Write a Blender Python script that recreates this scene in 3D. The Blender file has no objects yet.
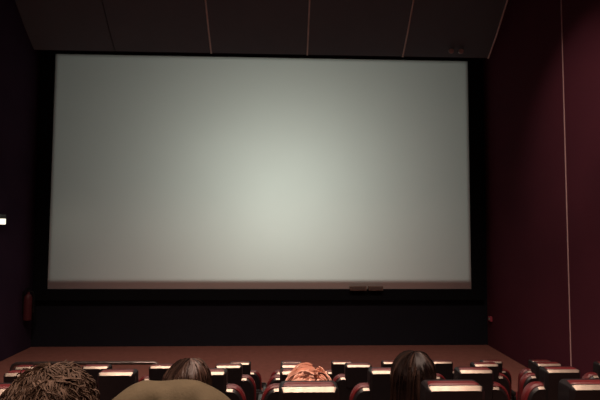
import bpy, bmesh, math, random
from mathutils import Vector, Matrix

# ------------------------------------------------------------------ camera, world, light, exposure
scn = bpy.context.scene
C = scn.collection
EYE = Vector((0.0, 0.0, 2.7))
PITCH, YAW, ROLL = 0.0563, 0.0364, 0.0048
cam_d = bpy.data.cameras.new('camera')
cam_d.sensor_width = 36.0
cam_d.lens = 470.0 / 600.0 * 36.0
cam_d.clip_start = 0.05
cam = bpy.data.objects.new('camera', cam_d)
C.objects.link(cam)
_f = Vector((math.sin(YAW) * math.cos(PITCH), math.cos(YAW) * math.cos(PITCH), math.sin(PITCH)))
_r = Vector((math.cos(YAW), -math.sin(YAW), 0))
_u = _r.cross(_f)
_r2 = _r * math.cos(ROLL) + _u * math.sin(ROLL)
_u2 = _u * math.cos(ROLL) - _r * math.sin(ROLL)
_m = Matrix((_r2, _u2, -_f)).transposed().to_4x4()
_m.translation = EYE
cam.matrix_world = _m
scn.camera = cam

w = bpy.data.worlds.new('world')
scn.world = w
w.use_nodes = True
w.node_tree.nodes['Background'].inputs[0].default_value = (0.0, 0.0, 0.0, 1)
w.node_tree.nodes['Background'].inputs[1].default_value = 0.0

vs = scn.view_settings
vs.view_transform = 'Standard'
vs.look = 'None'
vs.gamma = 1.0
vs.use_curve_mapping = False
vs.exposure = 0.0

# light levels (each lamp itself is placed by its fixture's builder further down)
PROJECTOR_W = 1720.0
PROJECTOR_COL = (0.92, 1.0, 0.88)
HOUSE_W = 450.0
HOUSE_COL = (1.0, 0.74, 0.60)
WALLSPOT_W = 440.0
SIGN_E = 1.5

# ------------------------------------------------------------------ room numbers (metres)
XL, XR = -5.572, 4.732            # side walls
YF, YB = 10.82, -5.6              # front and back walls
ZC = 8.2                          # ceiling
SX0, SX1, SZ0, SZ1, SY = -5.198, 4.321, 1.291, 6.60, 10.70   # screen
ROWY = {'A': 5.80, 'B': 4.55, 'C': 3.29, 'D': 2.00, 'E': 0.72}
ROWZ = {'A': 0.0, 'B': 0.33, 'C': 0.655, 'D': 0.98, 'E': 1.33}
COL0, PITCHX = 0.115, 0.62

# ------------------------------------------------------------------ helpers
def link(o, parent=None):
    C.objects.link(o)
    if parent is not None:
        o.parent = parent
    return o

def obj(name, bm, mat, parent=None, sharp=35, smooth=True):
    me = bpy.data.meshes.new(name)
    bmesh.ops.recalc_face_normals(bm, faces=bm.faces[:])
    bm.to_mesh(me)
    bm.free()
    if smooth:
        me.polygons.foreach_set('use_smooth', [True] * len(me.polygons))
        me.set_sharp_from_angle(angle=math.radians(sharp))
    mats = mat if isinstance(mat, (list, tuple)) else [mat]
    for mm in mats:
        me.materials.append(mm)
    return link(bpy.data.objects.new(name, me), parent)

def tag(o, label=None, cat=None, group=None, kind=None):
    if label: o['label'] = label
    if cat: o['category'] = cat
    if group: o['group'] = group
    if kind: o['kind'] = kind
    return o

def thing(name, label, cat, loc=(0, 0, 0), rotz=0.0, group=None):
    o = bpy.data.objects.new(name, None)
    o.empty_display_size = 0.1
    link(o)
    o.location = loc
    o.rotation_euler = (0, 0, rotz)
    return tag(o, label, cat, group)

def dup(o, parent=None):
    c = o.copy()
    link(c, parent)
    for ch in list(o.children):
        dup(ch, c)
    return c

def box(bm, x0, x1, y0, y1, z0, z1, bev=0.0, seg=2):
    vsn = [bm.verts.new((x, y, z)) for x in (x0, x1) for y in (y0, y1) for z in (z0, z1)]
    q = [(0, 1, 3, 2), (4, 6, 7, 5), (0, 4, 5, 1), (2, 3, 7, 6), (0, 2, 6, 4), (1, 5, 7, 3)]
    fs = [bm.faces.new([vsn[i] for i in k]) for k in q]
    if bev > 0:
        es = list({e for f in fs for e in f.edges})
        bmesh.ops.bevel(bm, geom=es, offset=bev, segments=seg, profile=0.5, affect='EDGES')
    return bm

def nb():
    return bmesh.new()

def tube(bm, pts, rads, n=8, cap=True, mi=0):
    pts = [Vector(p) for p in pts]
    if not isinstance(rads, (list, tuple)):
        rads = [rads] * len(pts)
    rings = []
    up = Vector((0.13, 0.27, 0.95)).normalized()
    for i, p in enumerate(pts):
        a = pts[max(0, i - 1)]
        b = pts[min(len(pts) - 1, i + 1)]
        t = (b - a)
        t = t.normalized() if t.length > 1e-9 else Vector((0, 0, 1))
        s = t.cross(up)
        if s.length < 1e-4:
            s = t.cross(Vector((1, 0, 0)))
        s.normalize()
        q = s.cross(t).normalized()
        rings.append([bm.verts.new(p + (s * math.cos(2 * math.pi * k / n) + q * math.sin(2 * math.pi * k / n)) * rads[i]) for k in range(n)])
    for i in range(len(rings) - 1):
        for k in range(n):
            bm.faces.new((rings[i][k], rings[i][(k + 1) % n], rings[i + 1][(k + 1) % n], rings[i + 1][k])).material_index = mi
    if cap:
        bm.faces.new(rings[0][::-1])
        bm.faces.new(rings[-1])

def lathe(bm, prof, cx=0, cy=0, n=20):
    rings = []
    for r, z in prof:
        rings.append([bm.verts.new((cx + r * math.cos(2 * math.pi * k / n), cy + r * math.sin(2 * math.pi * k / n), z)) for k in range(n)])
    for i in range(len(rings) - 1):
        for k in range(n):
            bm.faces.new((rings[i][k], rings[i][(k + 1) % n], rings[i + 1][(k + 1) % n], rings[i + 1][k]))
    bm.faces.new(rings[0][::-1])
    bm.faces.new(rings[-1])

def ellipsoid(bm, c, r, u=16, v=10, rot=None):
    m = Matrix.Translation(c) @ (rot.to_4x4() if rot else Matrix.Identity(4)) @ Matrix.Diagonal((r[0], r[1], r[2], 1))
    bmesh.ops.create_uvsphere(bm, u_segments=u, v_segments=v, radius=1.0, matrix=m)

def inset_poly(pts, d):
    n = len(pts)
    out = []
    for i in range(n):
        p0, p1, p2 = Vector(pts[i - 1]), Vector(pts[i]), Vector(pts[(i + 1) % n])
        a = (p1 - p0).normalized()
        b = (p2 - p1).normalized()
        na = Vector((-a.y, a.x))
        nb_ = Vector((-b.y, b.x))
        m = na + nb_
        m = m / max(0.35, m.dot(na)) if m.length > 1e-6 else na
        out.append(p1 + m * d)
    return out

def slab(bm, outline, rings):
    """outline: counter-clockwise (x, z); rings: (inset, y) from rear to front"""
    rs = []
    for ins, y in rings:
        pp = inset_poly(outline, ins) if ins > 1e-6 else [Vector(p) for p in outline]
        rs.append([bm.verts.new((p.x, y, p.y)) for p in pp])
    n = len(outline)
    for i in range(len(rs) - 1):
        for k in range(n):
            bm.faces.new((rs[i][k], rs[i][(k + 1) % n], rs[i + 1][(k + 1) % n], rs[i + 1][k]))
    bm.faces.new(rs[0])
    bm.faces.new(rs[-1][::-1])
    bm.faces.ensure_lookup_table()
    return [bm.faces[i] for i in range(n)]          # the rear chamfer

BACK_UP = 0.02
def lean(bm, k, z0):
    for v in bm.verts:
        v.co.y += (z0 - v.co.z) * k
        v.co.z += BACK_UP

# ------------------------------------------------------------------ materials
def mat(name, col, rough=0.6, spec=0.5, metal=0.0, noise=None, bump=None, coat=0.0, sheen=0.0):
    """noise=(scale, amount, second colour); bump=(scale, strength)"""
    m = bpy.data.materials.new(name)
    m.use_nodes = True
    nt = m.node_tree
    b = nt.nodes['Principled BSDF']
    b.inputs['Base Color'].default_value = (*col, 1)
    b.inputs['Roughness'].default_value = rough
    b.inputs['Specular IOR Level'].default_value = spec
    b.inputs['Metallic'].default_value = metal
    b.inputs['Coat Weight'].default_value = coat
    b.inputs['Sheen Weight'].default_value = sheen
    tc = nt.nodes.new('ShaderNodeTexCoord')
    if noise:
        n = nt.nodes.new('ShaderNodeTexNoise')
        n.inputs['Scale'].default_value = noise[0]
        n.inputs['Detail'].default_value = 6
        nt.links.new(tc.outputs['Object'], n.inputs['Vector'])
        r = nt.nodes.new('ShaderNodeValToRGB')
        r.color_ramp.elements[0].position = 0.5 - noise[1] / 2
        r.color_ramp.elements[1].position = 0.5 + noise[1] / 2
        r.color_ramp.elements[0].color = (*col, 1)
        r.color_ramp.elements[1].color = (*noise[2], 1)
        nt.links.new(n.outputs['Fac'], r.inputs['Fac'])
        nt.links.new(r.outputs['Color'], b.inputs['Base Color'])
    if bump:
        n2 = nt.nodes.new('ShaderNodeTexNoise')
        n2.inputs['Scale'].default_value = bump[0]
        n2.inputs['Detail'].default_value = 4
        nt.links.new(tc.outputs['Object'], n2.inputs['Vector'])
        bp = nt.nodes.new('ShaderNodeBump')
        bp.inputs['Strength'].default_value = bump[1]
        bp.inputs['Distance'].default_value = 0.004
        nt.links.new(n2.outputs['Fac'], bp.inputs['Height'])
        nt.links.new(bp.outputs['Normal'], b.inputs['Normal'])
    return m

def emit(name, col, s):
    m = bpy.data.materials.new(name)
    m.use_nodes = True
    nt = m.node_tree
    nt.nodes.remove(nt.nodes['Principled BSDF'])
    e = nt.nodes.new('ShaderNodeEmission')
    e.inputs[0].default_value = (*col, 1)
    e.inputs[1].default_value = s
    nt.links.new(e.outputs[0], nt.nodes['Material Output'].inputs[0])
    return m

M = {}
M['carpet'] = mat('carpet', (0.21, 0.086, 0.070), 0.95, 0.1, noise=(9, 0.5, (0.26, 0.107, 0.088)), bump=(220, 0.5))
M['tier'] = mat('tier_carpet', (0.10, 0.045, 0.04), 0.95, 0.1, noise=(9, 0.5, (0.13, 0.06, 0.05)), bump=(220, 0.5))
M['black_wall'] = mat('black_wall', (0.013, 0.014, 0.020), 0.95, 0.1, noise=(3, 0.6, (0.015, 0.016, 0.023)), bump=(120, 0.3))
M['masking'] = mat('black_masking_cloth', (0.009, 0.010, 0.012), 0.98, 0.05, bump=(300, 0.3))
M['wall_cloth'] = mat('maroon_wall_cloth', (0.092, 0.022, 0.037), 0.95, 0.12, noise=(1.2, 0.5, (0.076, 0.019, 0.033)), bump=(260, 0.4))
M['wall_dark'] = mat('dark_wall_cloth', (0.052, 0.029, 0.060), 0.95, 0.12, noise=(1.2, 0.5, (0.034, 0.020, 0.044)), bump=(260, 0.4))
M['ceiling'] = mat('ceiling_panel', (0.155, 0.205, 0.24), 0.85, 0.2, noise=(2.0, 0.6, (0.175, 0.225, 0.26)), bump=(90, 0.25))
M['seam'] = mat('seam_metal', (0.85, 0.80, 0.76), 0.45, 0.5, metal=0.15, noise=(6, 0.5, (0.65, 0.60, 0.56)))
M['trim'] = mat('wall_trim', (0.72, 0.46, 0.46), 0.45, 0.5, metal=0.2, noise=(20, 0.4, (0.62, 0.40, 0.40)))
M['red'] = mat('red_vinyl', (0.110, 0.010, 0.012), 0.40, 0.45, noise=(14, 0.5, (0.088, 0.008, 0.010)), bump=(160, 0.15))
M['shell'] = mat('black_shell', (0.006, 0.005, 0.006), 0.40, 0.4, noise=(30, 0.5, (0.010, 0.008, 0.009)), bump=(240, 0.06))
M['edge'] = mat('edge_highlight', (0.50, 0.42, 0.345), 0.42, 0.5, metal=0.75, noise=(40, 0.4, (0.42, 0.34, 0.28)))  # pale semi-metal tone that paints the highlight on the black shell's top edge
M['black_metal'] = mat('black_metal', (0.012, 0.012, 0.012), 0.4, 0.5, metal=0.3, noise=(40, 0.4, (0.018, 0.016, 0.016)))
M['black_pad'] = mat('black_pad', (0.014, 0.012, 0.013), 0.35, 0.7, noise=(30, 0.4, (0.020, 0.016, 0.016)))
M['rail'] = mat('rail_metal', (0.16, 0.13, 0.12), 0.28, 0.5, metal=0.85, noise=(30, 0.4, (0.075, 0.065, 0.06)))
M['lamp_body'] = mat('lamp_body', (0.05, 0.045, 0.04), 0.5, 0.4, noise=(20, 0.4, (0.04, 0.035, 0.03)))
M['brown_box'] = mat('brown_box', (0.26, 0.17, 0.14), 0.6, 0.3, noise=(20, 0.4, (0.08, 0.05, 0.04)))
M['ext_red'] = mat('extinguisher_red', (0.10, 0.022, 0.028), 0.5, 0.3, noise=(20, 0.4, (0.085, 0.018, 0.023)))
M['grille'] = mat('speaker_grille', (0.11, 0.08, 0.07), 0.7, 0.3, noise=(60, 0.4, (0.14, 0.10, 0.09)))
M['white_plate'] = mat('pale_plate', (0.5, 0.46, 0.40), 0.5, 0.3, noise=(20, 0.4, (0.45, 0.41, 0.36)))
M['skin'] = mat('skin', (0.52, 0.30, 0.21), 0.5, 0.4, noise=(30, 0.4, (0.48, 0.27, 0.19)))
M['eye'] = mat('eye', (0.05, 0.03, 0.02), 0.2, 0.5, noise=(60, 0.3, (0.06, 0.04, 0.03)))
M['lamp_glow'] = emit('lamp_glow', (1.0, 0.72, 0.50), 12.0)
M['sign_glow'] = emit('sign_glow', (1.0, 0.93, 0.74), SIGN_E)

# screen: matt white vinyl with a gain coating, so it has the broad hot spot of a cinema screen
sm = bpy.data.materials.new('gain_screen')
sm.use_nodes = True
nt = sm.node_tree
nt.nodes.remove(nt.nodes['Principled BSDF'])
gl = nt.nodes.new('ShaderNodeBsdfAnisotropic') if hasattr(bpy.types, 'ShaderNodeBsdfAnisotropic') else nt.nodes.new('ShaderNodeBsdfGlossy')
gl.inputs['Roughness'].default_value = 0.51
df = nt.nodes.new('ShaderNodeBsdfDiffuse')
mx = nt.nodes.new('ShaderNodeMixShader')
tc = nt.nodes.new('ShaderNodeTexCoord')
nz = nt.nodes.new('ShaderNodeTexNoise')
nz.inputs['Scale'].default_value = 0.7
nz.inputs['Detail'].default_value = 3
rp = nt.nodes.new('ShaderNodeValToRGB')
rp.color_ramp.elements[0].color = (0.80, 0.80, 0.78, 1)
rp.color_ramp.elements[1].color = (0.86, 0.86, 0.84, 1)
nt.links.new(tc.outputs['Object'], nz.inputs['Vector'])
nt.links.new(nz.outputs['Fac'], rp.inputs['Fac'])
nt.links.new(rp.outputs['Color'], gl.inputs['Color'])
nt.links.new(rp.outputs['Color'], df.inputs['Color'])
mx.inputs[0].default_value = 0.93
nt.links.new(df.outputs[0], mx.inputs[1])
nt.links.new(gl.outputs[0], mx.inputs[2])
nt.links.new(mx.outputs[0], nt.nodes['Material Output'].inputs[0])
M['screen'] = sm

# ------------------------------------------------------------------ the setting
def struct(name, bm, m, parent=None, smooth=False, label=None):
    o = obj(name, bm, m, parent, smooth=smooth)
    if parent is None:
        tag(o, kind='structure')
    if label:
        o['label'] = label
    return o

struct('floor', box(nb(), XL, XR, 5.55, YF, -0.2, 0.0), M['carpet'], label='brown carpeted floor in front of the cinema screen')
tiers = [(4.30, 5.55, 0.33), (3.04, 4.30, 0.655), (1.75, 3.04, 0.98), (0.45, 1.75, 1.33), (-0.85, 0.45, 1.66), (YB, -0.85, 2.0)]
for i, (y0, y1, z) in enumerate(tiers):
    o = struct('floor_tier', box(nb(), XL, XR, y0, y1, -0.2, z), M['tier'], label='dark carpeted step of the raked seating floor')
struct('wall_front', box(nb(), XL - 0.2, XR + 0.2, YF, YF + 0.2, -0.2, ZC + 0.2), M['black_wall'], label='black front wall around and below the screen')
struct('wall_back', box(nb(), XL - 0.2, XR + 0.2, YB - 0.2, YB, -0.2, ZC + 0.2), M['black_wall'], label='black back wall behind the seats')
wl = struct('wall_left', box(nb(), XL - 0.25, XL - 0.03, YB, YF, -0.2, ZC + 0.2), M['black_wall'], label='nearly black left wall')
wr = struct('wall_right', box(nb(), XR + 0.03, XR + 0.25, YB, YF, -0.2, ZC + 0.2), M['black_wall'], label='dark maroon right wall')
BATTEN_Y = 7.66
edges = [YF, BATTEN_Y, BATTEN_Y - 3.1, BATTEN_Y - 6.2, BATTEN_Y - 9.3, YB]
for k in range(len(edges) - 1):
    hi, lo = edges[k], edges[k + 1]
    struct('panel', box(nb(), XR, XR + 0.03, lo + 0.008, hi - 0.008, 0.0, ZC, 0.004, 1), M['wall_cloth'], wr)
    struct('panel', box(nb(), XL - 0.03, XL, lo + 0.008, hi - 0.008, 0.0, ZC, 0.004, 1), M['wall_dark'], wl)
t1 = struct('trim_1', box(nb(), XR - 0.010, XR + 0.01, BATTEN_Y - 0.009, BATTEN_Y + 0.009, 0.0, ZC, 0.004, 2), M['trim'], label='thin pinkish vertical strip on the maroon right wall')

# ceiling: flat over the seats, sloping down to the top of the screen in wide panels with metal seams
ce = struct('ceiling', box(nb(), XL - 0.2, XR + 0.2, YB - 0.2, YF + 0.2, ZC, ZC + 0.2), M['ceiling'], label='dark brown ceiling sloping down to the screen in panels')
PROF = [(10.47, 6.60), (10.34, 6.70), (10.05, 6.95), (9.62, 7.38), (9.25, 7.78), (8.90, 8.19)]
seams = [XL, -3.78, -1.64, 0.53, 2.72, XR]
for k in range(5):
    xa, xb = seams[k] + 0.012, seams[k + 1] - 0.012
    bm = nb()
    rows = []
    for (y, z) in PROF:
        rows.append([bm.verts.new((xa, y, z)), bm.verts.new((xb, y, z)), bm.verts.new((xb, y + 0.05, z + 0.03)), bm.verts.new((xa, y + 0.05, z + 0.03))])
    for i in range(len(rows) - 1):
        for j in range(4):
            bm.faces.new((rows[i][j], rows[i][(j + 1) % 4], rows[i + 1][(j + 1) % 4], rows[i + 1][j]))
    bm.faces.new(rows[0])
    bm.faces.new(rows[-1][::-1])
    struct('panel', bm, M['ceiling'], ce, smooth=True)
for k in range(2, 6):
    x = seams[k] if k < 5 else XR - 0.02
    bm = nb()
    tube(bm, [(x, y + 0.012, z - 0.002) for (y, z) in PROF], 0.021, 8)
    struct('seam_strip', bm, M['seam'], ce, smooth=True)
# soffit between the slope's lower edge and the front wall
struct('soffit', box(nb(), XL, XR, 10.49, YF, 6.655, 6.70), M['black_wall'], ce)

# ------------------------------------------------------------------ the screen
scr = thing('cinema_screen', 'large wide pale grey cinema screen glowing at its centre', 'screen', (0, 0, 0))
bm = nb()
box(bm, SX0, SX1, SY, SY + 0.012, SZ0, SZ1)
obj('screen_surface', bm, M['screen'], scr, smooth=False)
for (a, b, c, d) in ((SX0 - 0.30, SX0 + 0.0, SZ0 - 0.25, SZ1 + 0.05), (SX1 - 0.0, SX1 + 0.30, SZ0 - 0.25, SZ1 + 0.05),
                     (SX0, SX1, SZ0 - 0.25, SZ0), (SX0, SX1, SZ1, SZ1 + 0.05)):
    obj('masking', box(nb(), a, b, SY - 0.02, SY + 0.05, c, d, 0.006, 1), M['masking'], scr, smooth=False)

# projector in the back wall, throwing the rectangle seen on the screen
PX, PY, PZ = -0.05, -5.05, 4.25
pr = thing('projector', 'digital film projector at the back of the auditorium', 'projector', (PX, PY, PZ))
obj('body', box(nb(), -0.35, 0.35, -0.53, -0.09, -0.22, 0.22, 0.03, 2), M['lamp_body'], pr)
bm = nb()
tube(bm, [(0, -0.12, 0), (0, -0.02, 0)], [0.09, 0.10], 20)
obj('lens_barrel', bm, M['black_metal'], pr)
obj('bracket', box(nb(), -0.04, 0.04, -0.34, -0.26, 0.2, ZC - PZ - 0.002, 0.005, 1), M['black_metal'], pr)
sd = bpy.data.lights.new('projector_lamp', 'SPOT')
sd.energy = PROJECTOR_W
sd.color = PROJECTOR_COL
sd.shadow_soft_size = 0.05
sd.spot_size = math.radians(62)
sd.spot_blend = 0.1
sd.use_nodes = True
nt = sd.node_tree
em = nt.nodes['Emission']
tcn = nt.nodes.new('ShaderNodeTexCoord')
sp = nt.nodes.new('ShaderNodeSeparateXYZ')
nt.links.new(tcn.outputs['Normal'], sp.inputs[0])
def mth(op, a, b=None, c=None):
    n = nt.nodes.new('ShaderNodeMath')
    n.operation = op
    for i, v in enumerate((a, b, c)):
        if v is None: continue
        if hasattr(v, 'links'): nt.links.new(v, n.inputs[i])
        else: n.inputs[i].default_value = v
    return n.outputs[0]
uu = mth('MULTIPLY', mth('DIVIDE', sp.outputs['X'], sp.outputs['Z']), -1.0)
vv = mth('MULTIPLY', mth('DIVIDE', sp.outputs['Y'], sp.outputs['Z']), -1.0)
TH = SY - (PY + 0.02)
def sstep(val, lo, hi):
    n = nt.nodes.new('ShaderNodeMapRange')
    n.interpolation_type = 'SMOOTHSTEP'
    nt.links.new(val, n.inputs['Value'])
    n.inputs['From Min'].default_value = lo
    n.inputs['From Max'].default_value = hi
    return n.outputs['Result']
e_ = 0.0018
IMG = ((SX0 - PX + 0.03) / TH, (SX1 - PX - 0.03) / TH, (SZ0 + 0.185 - PZ) / TH, (SZ1 - 0.02 - PZ) / TH)
k1 = mth('MULTIPLY', sstep(uu, IMG[0] - e_, IMG[0] + e_), sstep(uu, IMG[1] + e_, IMG[1] - e_))
k2 = mth('MULTIPLY', sstep(vv, IMG[2] - e_, IMG[2] + e_), sstep(vv, IMG[3] + e_, IMG[3] - e_))
nt.links.new(mth('MULTIPLY', k1, k2), em.inputs['Strength'])
so = bpy.data.objects.new('projector_lamp', sd)
link(so, pr)
so.location = (0, 0.02, 0)
so.rotation_euler = (math.radians(90), 0, 0)

# ------------------------------------------------------------------ house lights
def downlight(x, y, watts, label, target=None, cone=115, col=HOUSE_COL, size=0.10, blend=0.6):
    t = thing('downlight', label, 'ceiling light', (x, y, ZC), 0, 'round downlights in the ceiling over the seats')
    bm = nb()
    lathe(bm, [(0.13, 0.0), (0.14, -0.02), (0.12, -0.05), (0.10, -0.05)], n=20)
    obj('rim', bm, M['lamp_body'], t)
    bm = nb()
    lathe(bm, [(0.09, -0.051), (0.09, -0.054), (0.06, -0.057)], n=20)
    obj('lens', bm, M['lamp_glow'], t)
    ld = bpy.data.lights.new('downlight_lamp', 'SPOT')
    ld.energy = watts
    ld.color = col
    ld.shadow_soft_size = size
    ld.spot_size = math.radians(cone)
    ld.spot_blend = blend
    lo = bpy.data.objects.new('downlight_lamp', ld)
    link(lo, t)
    lo.location = (0, 0, -0.19)
    if target:
        d = Vector(target) - Vector((x, y, ZC - 0.19))
        lo.rotation_euler = d.to_track_quat('-Z', 'Y').to_euler()
    return t
XN = {-3.0: 'left', -0.3: 'middle', 2.4: 'right'}
YN = {-1.0: 'rear', 1.6: 'middle', 4.2: 'front'}
for yy in YN:
    for xx in XN:
        downlight(xx, yy, HOUSE_W, 'round warm ceiling downlight, %s one of the %s row' % (XN[xx], YN[yy]))
downlight(0.9, 4.9, WALLSPOT_W, 'round warm ceiling downlight turned to wash the maroon wall', (XR, 7.35, 4.55), 30, blend=1.0)

# ------------------------------------------------------------------ small things on the walls
sg = thing('lit_sign', 'small glowing white sign box on the black left wall', 'sign', (XL, 9.30, 2.70))
obj('housing', box(nb(), 0.0, 0.07, -0.27, 0.27, 0.0, 0.21, 0.008, 2), M['lamp_body'], sg)
obj('lit_panel', box(nb(), 0.066, 0.078, -0.25, 0.25, 0.012, 0.125, 0.004, 1), M['sign_glow'], sg)

fx = thing('fire_extinguisher', 'red fire extinguisher hanging in the dark front left corner', 'extinguisher', (XL + 0.11, 10.42, 0.66))
bm = nb()
lathe(bm, [(0.05, 0.0), (0.078, 0.012), (0.082, 0.04), (0.082, 0.46), (0.072, 0.51), (0.045, 0.55), (0.028, 0.57), (0.028, 0.60)], n=20)
obj('cylinder', bm, M['ext_red'], fx)
bm = nb()
tube(bm, [(0, 0, 0.59), (0, 0, 0.64)], 0.022, 10)
box(bm, -0.015, 0.015, -0.13, 0.03, 0.64, 0.66, 0.004, 1)
box(bm, -0.015, 0.015, -0.11, 0.02, 0.675, 0.69, 0.004, 1)
obj('valve_handle', bm, M['black_metal'], fx)
bm = nb()
tube(bm, [(0.02, 0.02, 0.62), (0.07, 0.05, 0.60), (0.10, 0.05, 0.50), (0.10, 0.05, 0.30), (0.095, 0.04, 0.16)], [0.010, 0.010, 0.010, 0.010, 0.016], 8)
obj('hose', bm, M['black_metal'], fx)
obj('wall_bracket', box(nb(), -0.109, -0.078, -0.03, 0.03, 0.15, 0.62, 0.004, 1), M['black_metal'], fx)

cp = thing('call_point', 'small red call point box low in the front right corner', 'alarm', (XR, 10.60, 0.58))
obj('housing', box(nb(), -0.05, 0.0, -0.055, 0.055, 0.0, 0.11, 0.006, 2), mat('alarm_red', (0.5, 0.08, 0.12), 0.4, 0.5, noise=(20, 0.4, (0.45, 0.07, 0.1))), cp)
obj('press_plate', box(nb(), -0.054, -0.048, -0.03, 0.03, 0.025, 0.085, 0.003, 1), M['white_plate'], cp)

for k, (xa, xb, lab) in enumerate(((1.52, 1.89, 'left of the two small brown boxes under the screen edge'),
                                   (1.94, 2.26, 'right of the two small brown boxes under the screen edge'))):
    t = thing('speaker_box', lab, 'speaker', ((xa + xb) / 2, SY - 0.02, SZ0 - 0.022), 0, 'small boxes under the screen edge')
    h = (xb - xa) / 2
    obj('cabinet', box(nb(), -h, h, -0.12, -0.001, 0.0, 0.095, 0.008, 2), M['brown_box'], t)
    obj('grille', box(nb(), -h + 0.03, h - 0.03, -0.126, -0.118, 0.015, 0.08, 0.003, 1), M['grille'], t)
for k, (x, lab) in enumerate(((3.76, 'left of two tiny lamps above the screen\'s top right corner'), (3.98, 'right of two tiny lamps above the screen\'s top right corner'))):
    t = thing('spot_lamp', lab, 'lamp', (x, 10.34, 6.665), 0, 'tiny lamps above the screen')
    bm = nb()
    tube(bm, [(0, 0.03, 0.03), (0, -0.05, 0.02)], 0.012, 8)
    obj('arm', bm, M['lamp_body'], t)
    bm = nb()
    tube(bm, [(0, -0.02, 0.03), (0, -0.06, 0.012), (0, -0.13, -0.02), (0, -0.135, -0.022)], [0.025, 0.05, 0.055, 0.048], 14)
    obj('lamp_head', bm, mat('pewter', (0.60, 0.58, 0.56), 0.5, 0.4, noise=(20, 0.4, (0.52, 0.50, 0.48))), t)

# ------------------------------------------------------------------ handrail in front of the left seats
hr = thing('handrail', 'dark metal handrail with bent ends in front of the left seats', 'rail', (0, 6.2, 0))
bm = nb()
xa, xb, zt = -3.42, -1.58, 0.945
pts = [(xa, 0, 0.62), (xa, 0, zt - 0.075)]
for k in range(1, 6):
    a = k / 6 * math.pi / 2
    pts.append((xa + 0.075 * (1 - math.cos(a)), 0, zt - 0.075 + 0.075 * math.sin(a)))
pts += [(xa + 0.075, 0, zt), (xb - 0.075, 0, zt)]
for k in range(1, 6):
    a = k / 6 * math.pi / 2
    pts.append((xb - 0.075 + 0.075 * math.sin(a), 0, zt - 0.075 + 0.075 * math.cos(a)))
pts += [(xb, 0, zt - 0.075), (xb, 0, 0.62)]
tube(bm, pts, 0.024, 12)
obj('top_rail', bm, M['rail'], hr)
for x in (xa, xb):
    bm = nb()
    tube(bm, [(x, 0, 0.62), (x, 0, 0.012)], 0.022, 12)
    p = obj('post', bm, M['rail'], hr)
    bm = nb()
    lathe(bm, [(0.06, 0.0), (0.06, 0.008), (0.03, 0.016)], x, 0, 16)
    obj('foot_plate', bm, M['rail'], p)

# ------------------------------------------------------------------ cinema seat
LEAN = 0.10
def body_outline(hw=0.26, z0=0.36, z1=0.925, rx=0.10, rz=0.14):
    pts = [(-hw + 0.02, z0), (hw - 0.02, z0), (hw, z0 + 0.03)]
    for k in range(0, 9):
        a = k / 8 * math.pi / 2
        pts.append((hw - rx + rx * math.cos(a), z1 - rz + rz * math.sin(a)))
    for k in range(0, 9):
        a = math.pi / 2 + k / 8 * math.pi / 2
        pts.append((-hw + rx + rx * math.cos(a), z1 - rz + rz * math.sin(a)))
    pts.append((-hw, z0 + 0.03))
    return pts

def rrect(hw, z0, z1, r, n=4, dome=0.0):
    pts = []
    for cx, cz, a0 in ((hw - r, z0 + r, -90), (hw - r, z1 - r, 0), (-hw + r, z1 - r, 90), (-hw + r, z0 + r, 180)):
        for k in range(n + 1):
            a = math.radians(a0 + 90 * k / n)
            pts.append((cx + r * math.cos(a), cz + r * math.sin(a)))
    return pts

CH = 0.017
def mark_top_highlight(faces):                       # highlight put in as a paler material along a panel's flat top
    for f in faces:
        f.normal_update()
        if f.calc_center_median().z > 0.85 and abs(f.normal.x) < 0.25:
            f.material_index = 1

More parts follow.
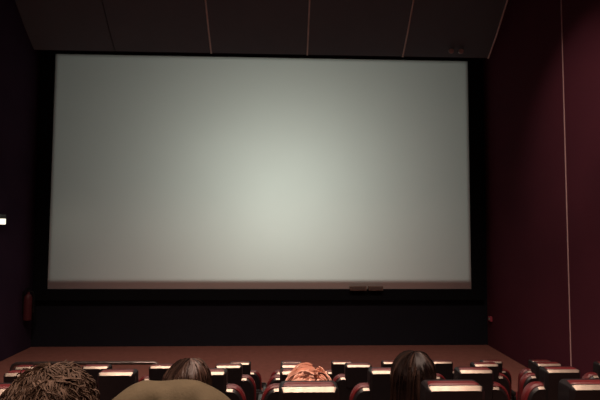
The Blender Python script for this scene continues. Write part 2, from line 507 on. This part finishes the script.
def make_seat():
    t = thing('cinema_chair', 'x', 'seat', (0, 0, 0), 0, 'red and black cinema seats in rows')
    bm = nb()
    slab(bm, body_outline(), [(0.012, 0.016), (0.0, 0.030), (0.0, 0.070), (0.014, 0.098), (0.045, 0.115)])
    lean(bm, LEAN, 1.03)
    obj('backrest', bm, M['red'], t)
    bm = nb()
    ch = slab(bm, body_outline(0.248, 0.34, 0.908, 0.095, 0.135), [(CH, 0.0), (0.0, CH), (0.0, 0.026)])
    mark_top_highlight(ch)
    lean(bm, LEAN, 1.03)
    obj('back_panel', bm, [M['shell'], M['edge']], t, sharp=25)
    bm = nb()
    slab(bm, rrect(0.121, 0.80, 1.036, 0.030), [(0.013, 0.0), (0.0, 0.022), (0.003, 0.06), (0.012, 0.09), (0.03, 0.112), (0.05, 0.125)])
    lean(bm, LEAN, 1.03)
    h = obj('headrest', bm, M['red'], t)
    bm = nb()
    ch = slab(bm, rrect(0.127, 0.80, 1.030, 0.024, 3), [(CH, -0.012), (0.0, CH - 0.012), (0.0, 0.085)])
    mark_top_highlight(ch)
    lean(bm, LEAN, 1.03)
    obj('headrest_panel', bm, [M['shell'], M['edge']], h, sharp=25)
    bm = nb()
    box(bm, -0.235, 0.235, 0.15, 0.62, 0.37, 0.48, 0.035, 3)
    obj('seat_cushion', bm, M['red'], t)
    obj('seat_pan', box(nb(), -0.22, 0.22, 0.10, 0.58, 0.335, 0.372, 0.01, 1), M['shell'], t)
    for s in (-1, 1):
        bm = nb()
        box(bm, s * 0.287 - 0.022, s * 0.287 + 0.022, 0.13, 0.50, 0.585, 0.635, 0.014, 2)
        a = obj('armrest', bm, M['black_pad'], t)
        bm = nb()
        lathe(bm, [(0.018, 0.60), (0.046, 0.602), (0.046, 0.642), (0.040, 0.642), (0.040, 0.61), (0.010, 0.61)], s * 0.262, 0.50, 14)
        obj('cup_holder', bm, M['black_pad'], a)
        bm = nb()
        box(bm, s * 0.287 - 0.016, s * 0.287 + 0.016, 0.12, 0.44, 0.04, 0.586, 0.006, 1)
        box(bm, s * 0.287 - 0.016, s * 0.287 + 0.016, 0.08, 0.50, 0.0, 0.04, 0.006, 1)
        box(bm, s * 0.287 - (0.016 if s < 0 else 0.075), s * 0.287 + (0.016 if s > 0 else 0.075), 0.16, 0.40, 0.30, 0.34, 0.005, 1)
        obj('side_frame', bm, M['black_metal'], t)
    return t

seat0 = make_seat()
used = [False]
def seat(row, k, label, dx=0.0, rz=0.0, dy=0.0):
    s = seat0 if not used[0] else dup(seat0)
    used[0] = True
    s.location = (COL0 + PITCHX * k + dx, ROWY[row] + dy, ROWZ[row])
    s.rotation_euler = (0, 0, rz)
    s['label'] = label
    return s

ORD = ['rightmost', 'second from the right', 'third from the right', 'fourth from the right', 'fifth from the right',
       'sixth from the right', 'seventh from the right', 'eighth from the right', 'ninth from the right', 'tenth from the right']
for k in range(-2, 6):
    seat('A', k, 'red and black cinema seat in the farthest row, %s' % ORD[5 - k])
for k in range(-4, 6):
    seat('B', k, 'red and black cinema seat in the second farthest row, %s' % ORD[5 - k])
for k in range(-3, 4):
    seat('C', k, 'red and black cinema seat in the second nearest row, %s in view' % ORD[3 - k])
DL = {2: 'nearest-row cinema seat cut by the right edge, beside the maroon wall', 1: 'nearest-row cinema seat just right of the person leaning left',
      0: 'nearest-row cinema seat just left of the person leaning left', -1: 'nearest-row cinema seat with an olive coat over its back',
      -2: 'nearest-row cinema seat at the left edge of the picture'}
for k in range(-2, 3):
    seat('D', k, DL[k])
seat('E', -1, 'cinema seat holding the leftmost person, closest to the camera')

# ------------------------------------------------------------------ people
rnd = random.Random(7)

def cap(bm, a, b, ra, rb, n=12):
    a, b = Vector(a), Vector(b)
    bmesh.ops.create_uvsphere(bm, u_segments=n, v_segments=8, radius=ra, matrix=Matrix.Translation(a))
    bmesh.ops.create_uvsphere(bm, u_segments=n, v_segments=8, radius=rb, matrix=Matrix.Translation(b))
    tube(bm, [a, b], [ra, rb], n)

def remeshed(name, bm, vox, m, parent, smooth_it=6, fac=0.5):
    me = bpy.data.meshes.new(name + '_src')
    bmesh.ops.recalc_face_normals(bm, faces=bm.faces[:])
    bm.to_mesh(me)
    bm.free()
    o = bpy.data.objects.new(name + '_src', me)
    C.objects.link(o)
    r = o.modifiers.new('r', 'REMESH')
    r.mode = 'VOXEL'
    r.voxel_size = vox
    s = o.modifiers.new('s', 'SMOOTH')
    s.factor = fac
    s.iterations = smooth_it
    dg = bpy.context.evaluated_depsgraph_get()
    dg.update()
    new = bpy.data.meshes.new_from_object(o.evaluated_get(dg))
    bpy.data.objects.remove(o)
    bpy.data.meshes.remove(me)
    new.name = name
    new.polygons.foreach_set('use_smooth', [True] * len(new.polygons))
    new.materials.clear()
    new.materials.append(m)
    return link(bpy.data.objects.new(name, new), parent)

def person(label, row, seatk, hx, htop, hair_fn, top_m, trouser_m, shoe_m, head_s=1.0, hy=0.245):
    """seated person in the nearest row; hx = head offset sideways from the seat's middle; htop = bare skull top above the step"""
    base = (COL0 + PITCHX * seatk, ROWY[row], ROWZ[row])
    t = thing('person', label, 'person', base, 0, None)
    hc = Vector((hx, hy, htop - 0.105 * head_s))                # head centre
    sh_z = hc.z - 0.235
    hip = Vector((0, 0.33, 0.565))
    chest = Vector((hx * 0.45, 0.285, (hip.z + sh_z) / 2 + 0.03))
    neck = Vector((hx * 0.75, 0.27, sh_z + 0.04))
    sh = {s: Vector((hx * 0.7 + s * 0.135, 0.29, sh_z)) for s in (-1, 1)}
    el = {s: Vector((s * 0.215, 0.36, 0.665)) for s in (-1, 1)}
    wr_ = {s: Vector((s * 0.12, 0.56, 0.64)) for s in (-1, 1)}
    kn = {s: Vector((s * 0.09, 0.70, 0.54)) for s in (-1, 1)}
    an = {s: Vector((s * 0.09, 0.74, 0.10)) for s in (-1, 1)}
    def torso(bm, g):
        ellipsoid(bm, hip, (0.145 + g, 0.10 + g, 0.10 + g))
        ellipsoid(bm, chest, (0.145 + g, 0.095 + g, 0.15 + g))
        cap(bm, sh[-1], sh[1], 0.052 + g, 0.052 + g)
        for s in (-1, 1):
            cap(bm, sh[s], el[s], 0.046 + g, 0.036 + g)
            cap(bm, el[s], wr_[s], 0.036 + g, 0.025 + g)
    def legs(bm, g):
        ellipsoid(bm, hip, (0.14 + g, 0.10 + g, 0.095 + g))
        for s in (-1, 1):
            cap(bm, hip + Vector((s * 0.075, 0.02, 0)), kn[s], 0.070 + g, 0.050 + g)
            cap(bm, kn[s], an[s], 0.048 + g, 0.032 + g)
    bm = nb()
    torso(bm, 0)
    legs(bm, 0)
    cap(bm, chest + Vector((0, 0, 0.06)), neck, 0.07, 0.048)
    cap(bm, neck, hc + Vector((0, -0.01, -0.04)), 0.046, 0.046)
    a, b, h = 0.073 * head_s, 0.092 * head_s, 0.105 * head_s
    ellipsoid(bm, hc, (a, b, h), 24, 16)
    ellipsoid(bm, hc + Vector((0, 0.035, -0.055)) * head_s, (0.055 * head_s, 0.055 * head_s, 0.055 * head_s))     # jaw
    cap(bm, hc + Vector((0, b * 0.93, 0.005)), hc + Vector((0, b * 1.02, -0.026)), 0.007, 0.011)                 # nose
    for s in (-1, 1):
        ellipsoid(bm, hc + Vector((s * (a + 0.004), -0.005, -0.012)), (0.010, 0.020, 0.032))                      # ear
        ellipsoid(bm, hc + Vector((s * 0.020, b * 0.86, -0.056)), (0.014, 0.010, 0.006))                          # lips
        w_ = wr_[s]
        d = Vector((-s * 0.35, 0.93, -0.08)).normalized()
        side = Vector((-s * 0.93, -0.35, 0)).normalized()
        pc = w_ + d * 0.055
        ellipsoid(bm, pc, (0.036, 0.046, 0.018), 14, 8)
        cap(bm, w_, pc, 0.024, 0.024)
        for q, (off, ln) in enumerate(((-0.028, 0.055), (-0.010, 0.065), (0.010, 0.060), (0.028, 0.046))):
            k0 = pc + d * 0.035 + side * off
            k1_ = k0 + d * ln * 0.5 + Vector((0, 0, -0.004))
            k2_ = k1_ + d * ln * 0.42 + Vector((0, 0, -0.020))
            cap(bm, k0, k1_, 0.0092, 0.0085, 8)
            cap(bm, k1_, k2_, 0.0085, 0.0072, 8)
        th0 = pc - d * 0.02 + side * 0.03
        th1 = th0 + side * 0.028 + d * 0.028
        cap(bm, th0, th1, 0.012, 0.010, 8)
        cap(bm, th1, th1 + d * 0.03 + side * 0.004, 0.010, 0.008, 8)
    body = remeshed('body', bm, 0.0065, M['skin'], t, 3, 0.4)
    for s in (-1, 1):
        bm = nb()
        ellipsoid(bm, hc + Vector((s * 0.030, b * 0.88, 0.004)), (0.011, 0.008, 0.008), 12, 8)
        obj('eye', bm, M['eye'], body)
    bm = nb()
    torso(bm, 0.012)
    cap(bm, chest + Vector((0, 0, 0.06)), neck + Vector((0, 0, -0.02)), 0.085, 0.058)
    remeshed('jumper', bm, 0.010, top_m, t, 6)
    bm = nb()
    legs(bm, 0.008)
    remeshed('trousers', bm, 0.011, trouser_m, t, 6)
    for s in (-1, 1):
        bm = nb()
        ellipsoid(bm, an[s] + Vector((0, 0.06, -0.055)), (0.042, 0.115, 0.042), 16, 10)
        ellipsoid(bm, an[s] + Vector((0, -0.005, -0.035)), (0.042, 0.05, 0.055), 16, 10)
        for v in bm.verts:
            v.co.z = max(v.co.z, 0.004)
        remeshed('shoe', bm, 0.010, shoe_m, t, 3)
    hair_fn(t, hc, head_s)
    return t

def strand_tube(bm, pts, r0, r1, n=4, mi=0):
    k = len(pts)
    tube(bm, pts, [r0 + (r1 - r0) * i / (k - 1) for i in range(k)], n, False, mi)

def lock(bm, path, n, spread, r0, mi):
    """a lock of n strands that follow one path"""
    for i in range(n):
        o = Vector((rnd.gauss(0, 1), rnd.gauss(0, 1), rnd.gauss(0, 1))) * spread * 0.6
        k = len(path)
        pts = [p + o * (0.35 + 0.9 * math.sin(math.pi * (0.12 + 0.8 * q / (k - 1)))) for q, p in enumerate(path)]
        strand_tube(bm, pts, r0 * rnd.uniform(0.8, 1.2), r0 * 0.4, 3, mi)

def hair_mat(name, c1, c2, rough=0.35, spec=0.6, scale=30):
    return mat(name, c1, rough, spec, noise=(scale, 0.6, c2))

def spow(v, e):
    return math.copysign(abs(v) ** e, v)

def scalp(hc, s, th, ph, lift=1.0):
    """th from the crown, ph round the head (0 = back, pi = face)"""
    a, b, h = 0.075 * s * lift, 0.094 * s * lift, 0.106 * s * lift
    sn, cs = spow(math.sin(th), 0.88), spow(math.cos(th), 0.88)
    return hc + Vector((a * sn * math.sin(ph), -b * sn * math.cos(ph), h * cs))

def cap_shell(bm, hc, s, lift, thmax_back=1.75, thmax_face=0.85):
    n, mrows = 28, 12
    top = bm.verts.new(scalp(hc, s, 0, 0, lift))
    prev = None
    for i in range(1, mrows + 1):
        ring = []
        for k in range(n):
            ph = 2 * math.pi * k / n
            f = (1 - math.cos(ph)) / 2
            tm = thmax_back + (thmax_face - thmax_back) * f ** 1.6
            ring.append(bm.verts.new(scalp(hc, s, tm * i / mrows, ph, lift)))
        for k in range(n):
            if prev is None:
                bm.faces.new((top, ring[k], ring[(k + 1) % n]))
            else:
                bm.faces.new((prev[k], ring[k], ring[(k + 1) % n], prev[(k + 1) % n]))
        prev = ring
    return prev

def shades(key, name, cols, rough, spec):
    M[key] = [mat('%s_%s' % (name, w_), c, rough, spec, noise=(70, 0.6, tuple(v * 1.25 for v in c))) for w_, c in zip(('deep', 'middle', 'light'), cols)]
shades('hair_brown', 'brown_hair', ((0.024, 0.012, 0.009), (0.045, 0.024, 0.017), (0.075, 0.042, 0.031)), 0.40, 0.4)
shades('hair_black', 'blackish_hair', ((0.009, 0.0045, 0.004), (0.015, 0.008, 0.006), (0.032, 0.016, 0.011)), 0.42, 0.32)
shades('hair_red', 'reddish_blond_hair', ((0.13, 0.045, 0.03), (0.62, 0.31, 0.22), (0.88, 0.56, 0.43)), 0.45, 0.4)
shades('hair_short', 'short_brown_hair', ((0.040, 0.023, 0.015), (0.058, 0.034, 0.022), (0.080, 0.048, 0.032)), 0.7, 0.15)

def pick():
    return rnd.choice((0, 1, 1, 1, 2, 2))

def long_hair(mname, length, nl, wide=1.0, spread=0.0, lift=1.10, r0=0.0036, wave=0.004, part=0.012):
    def fn(t, hc, s):
        bm = nb()
        cap_shell(bm, hc, s, lift * 0.96)
        for i in range(nl):
            ph = rnd.uniform(-2.25, 2.25)
            th0 = rnd.uniform(0.05, 0.9) if i > nl * 0.45 else rnd.uniform(0.03, 0.25)
            lf = lift + rnd.uniform(-0.03, 0.06)
            thend = 1.60 + rnd.uniform(-0.05, 0.15)
            tw = rnd.uniform(-0.18, 0.18)
            pts = []
            for k in range(8):
                q = k / 7
                th = th0 + (thend - th0) * q
                p = scalp(hc, s, th, ph + tw * q, lf + 0.02 * math.sin(6 * q + i))
                p.x = hc.x + part * (1 - q) + (p.x - hc.x) * (1 + (wide - 1) * math.sin(th))
                pts.append(p)
            L = length * rnd.uniform(0.75, 1.05)
            dx = math.sin(ph)
            jit = rnd.uniform(-1, 1)
            last = pts[-1]
            for k in range(1, 6):
                q = k / 5
                pts.append(Vector((last.x + dx * spread * q + wave * math.sin(q * 7 + jit * 6) - wave * math.sin(jit * 6),
                                   max(last.y, hc.y - 0.112) + 0.010 * q * jit, last.z - L * q)))
            lock(bm, pts, 8, 0.0065, r0, pick())
        return obj('hair', bm, M[mname], t, 60)
    return fn

def short_hair(t, hc, s):
    bm = nb()
    cap_shell(bm, hc, s, 1.06, 1.9, 0.9)
    for i in range(520):
        ph = rnd.uniform(-2.4, 2.4)
        th = math.acos(1 - rnd.random() * 1.35) if i > 60 else rnd.uniform(0.0, 0.35)
        L = rnd.uniform(0.25, 0.5)
        tw = rnd.uniform(-0.6, 0.9)
        top = rnd.uniform(0.05, 0.11)
        wv = rnd.uniform(-1, 1)
        pts = []
        for k in range(7):
            q = k / 6
            p = scalp(hc, s, max(0.0, th - 0.15) + L * q, ph + tw * q * min(1.0, 0.5 / max(0.3, th)) + 0.07 * wv * math.sin(7 * q), 1.05 + top * math.sin(2.4 * q + 0.3))
            pts.append(p)
        lock(bm, pts, 7, 0.005, 0.0021, pick())
    obj('hair', bm, M['hair_short'], t, 60)

def messy_hair(t, hc, s):
    bm = nb()
    cap_shell(bm, hc, s, 1.03)
    a, b, h = 0.080 * s, 0.096 * s, 0.108 * s
    for i in range(115):
        side = -1 if rnd.random() < 0.55 else 1
        yy = rnd.uniform(-0.97, 0.7)                       # along the parting, back to front
        px = 0.022 + side * rnd.uniform(0.007, 0.022)      # parting a little right of the middle
        lf = 1.08 + rnd.uniform(-0.03, 0.13)
        sweep = rnd.uniform(-0.6, 0.5)
        a0, aend = px / a, side * rnd.uniform(0.9, 2.1)
        wob, kink = rnd.uniform(-1, 1), rnd.uniform(0, 6)
        pts = []
        for k in range(9):
            q = k / 8
            an_ = a0 + (aend - a0) * q
            yp = max(-0.98, min(0.9, yy + sweep * q))
            rr = math.sqrt(max(0.03, 1 - yp * yp)) ** 0.85
            pts.append(hc + Vector((a * rr * spow(math.sin(an_), 0.9) * lf * 1.10 + 0.007 * math.sin(5 * q + kink),
                                    b * yp * lf + 0.010 * wob * q,
                                    h * rr * math.cos(an_) * lf + 0.007 * math.sin(6 * q + kink * 2))))
        lock(bm, pts, 9, 0.008, 0.0036, pick())
    for i in range(26):                                    # loose locks pulled out on the left
        st = hc + Vector((-0.070 * s, -0.03 + rnd.uniform(-0.05, 0.04), rnd.uniform(-0.03, 0.05)))
        dz, dxx, wob = rnd.uniform(-0.12, -0.03), rnd.uniform(-0.055, -0.01), rnd.uniform(0, 6)
        pts = []
        for k in range(7):
            q = k / 6
            pts.append(st + Vector((dxx * q + 0.006 * math.sin(7 * q + wob), -0.015 * q, dz * q * q + 0.02 * math.sin(q * 3.1) + 0.006 * math.cos(6 * q + wob))))
        lock(bm, pts, 5, 0.005, 0.003, pick())
    obj('hair', bm, M['hair_red'], t, 60)

def cloth(name, c, c2):
    return mat(name, c, 0.9, 0.15, noise=(20, 0.6, c2), bump=(180, 0.4), sheen=0.0)
JE = cloth('dark_trousers', (0.012, 0.013, 0.02), (0.018, 0.02, 0.028))
SH = mat('shoe_rubber', (0.02, 0.02, 0.02), 0.5, 0.4, noise=(30, 0.5, (0.03, 0.03, 0.03)))
person('leftmost seated person, head largest and nearest to the camera', 'E', -1, 0.046, 1.074, short_hair,
       cloth('brown_jumper', (0.06, 0.04, 0.03), (0.08, 0.055, 0.04)), JE, SH, 1.0, 0.245)
person('seated person seen from behind just beyond the draped olive coat', 'D', -1, 0.065, 1.082, long_hair('hair_brown', 0.16, 95, 1.16, 0.03, 1.12),
       cloth('grey_jumper', (0.06, 0.055, 0.06), (0.08, 0.07, 0.075)), JE, SH, 1.0, 0.245)
person('seated person low in the chair, head just above the central headrest', 'D', 0, 0.012, 1.030, messy_hair,
       cloth('rust_jumper', (0.16, 0.05, 0.04), (0.20, 0.07, 0.05)), JE, SH, 1.0, 0.25)
person('rightmost seated person, leaning left beside a near headrest', 'D', 1, -0.115, 1.108, long_hair('hair_black', 0.30, 100, 1.10, 0.0, 1.12),
       cloth('black_jumper', (0.015, 0.014, 0.016), (0.022, 0.02, 0.022)), JE, SH, 1.0, 0.245)

# ------------------------------------------------------------------ olive coat over the seat back
M['olive'] = mat('olive_coat', (0.105, 0.080, 0.046), 0.85, 0.2, noise=(16, 0.6, (0.075, 0.058, 0.034)), bump=(90, 0.5))
M['lining'] = mat('coat_lining', (0.05, 0.038, 0.025), 0.9, 0.2, noise=(20, 0.6, (0.035, 0.027, 0.02)))
ct = thing('coat', 'olive green coat draped over a seat back in the nearest row', 'coat', (COL0 - PITCHX + 0.032, ROWY['D'] - 0.008, ROWZ['D']))
def coat_top(x):
    ax = abs(x + 0.0)
    q = max(0.0, (ax - 0.10) / 0.14)
    return 1.058 - 0.082 * q ** 1.5 + 0.003 * math.sin(34 * x)
bm = nb()
NX, grid = 44, []
for i in range(NX + 1):
    x = -0.246 + 0.500 * i / NX
    zt = coat_top(x)
    col = []
    # from the front hem over the top to the rear hem
    prof = [(0.150, zt - 0.22), (0.150, zt - 0.12), (0.145, zt - 0.07), (0.130, zt - 0.035), (0.105, zt - 0.012), (0.06, zt + 0.004), (0.01, zt + 0.002),
            (-0.022, zt - 0.016), (-0.042, zt - 0.05), (-0.054, zt - 0.09), (-0.056, zt - 0.15), (-0.060, zt - 0.24), (-0.064, zt - 0.34), (-0.070, zt - 0.44)]
    for j, (y, z) in enumerate(prof):
        f = max(0.0, min(1.0, (j - 6) / 4))
        yy = y - f * (0.018 * math.sin(38 * x + 1.0) + 0.010 * math.sin(71 * x + 2.2)) - 0.006 * f
        zz = z - f * 0.02 * math.sin(9 * x) + 0.004 * math.sin(31 * x + 3.0 * j)
        col.append(bm.verts.new((x + 0.006 * math.sin(5.0 * j + 7 * x), yy + (1.03 - zz) * LEAN * 0.8, zz)))
    grid.append(col)
for i in range(NX):
    for j in range(len(grid[0]) - 1):
        bm.faces.new((grid[i][j], grid[i + 1][j], grid[i + 1][j + 1], grid[i][j + 1]))
o = obj('coat_body', bm, [M['olive']], ct, 60)
so_ = o.modifiers.new('thickness', 'SOLIDIFY')
so_.thickness = 0.007
so_.offset = 1.0
ss = o.modifiers.new('round', 'SUBSURF')
ss.levels = ss.render_levels = 1
for s in (-1, 1):
    bm = nb()
    pts = [(s * 0.222, -0.050, 0.91), (s * 0.235, -0.09, 0.85), (s * 0.25, -0.085, 0.72), (s * 0.262, -0.08, 0.58), (s * 0.258, -0.078, 0.47)]
    tube(bm, pts, [0.045, 0.05, 0.047, 0.042, 0.038], 14)
    sl = obj('sleeve', bm, M['olive'], ct)
    bm = nb()
    tube(bm, [(s * 0.259, -0.078, 0.485), (s * 0.258, -0.078, 0.455)], [0.042, 0.041], 14)
    obj('cuff', bm, M['lining'], sl)
bm = nb()
pts, rr_ = [], []
for k in range(13):
    a = -1.25 + 2.5 * k / 12
    pts.append((0.055 + 0.115 * math.sin(a), -0.055 - 0.022 * math.cos(a), 0.985 - 0.055 * math.cos(a)))
    rr_.append(0.010 + 0.012 * math.cos(a * 0.9))
tube(bm, pts, rr_, 10)
obj('collar', bm, M['lining'], ct)
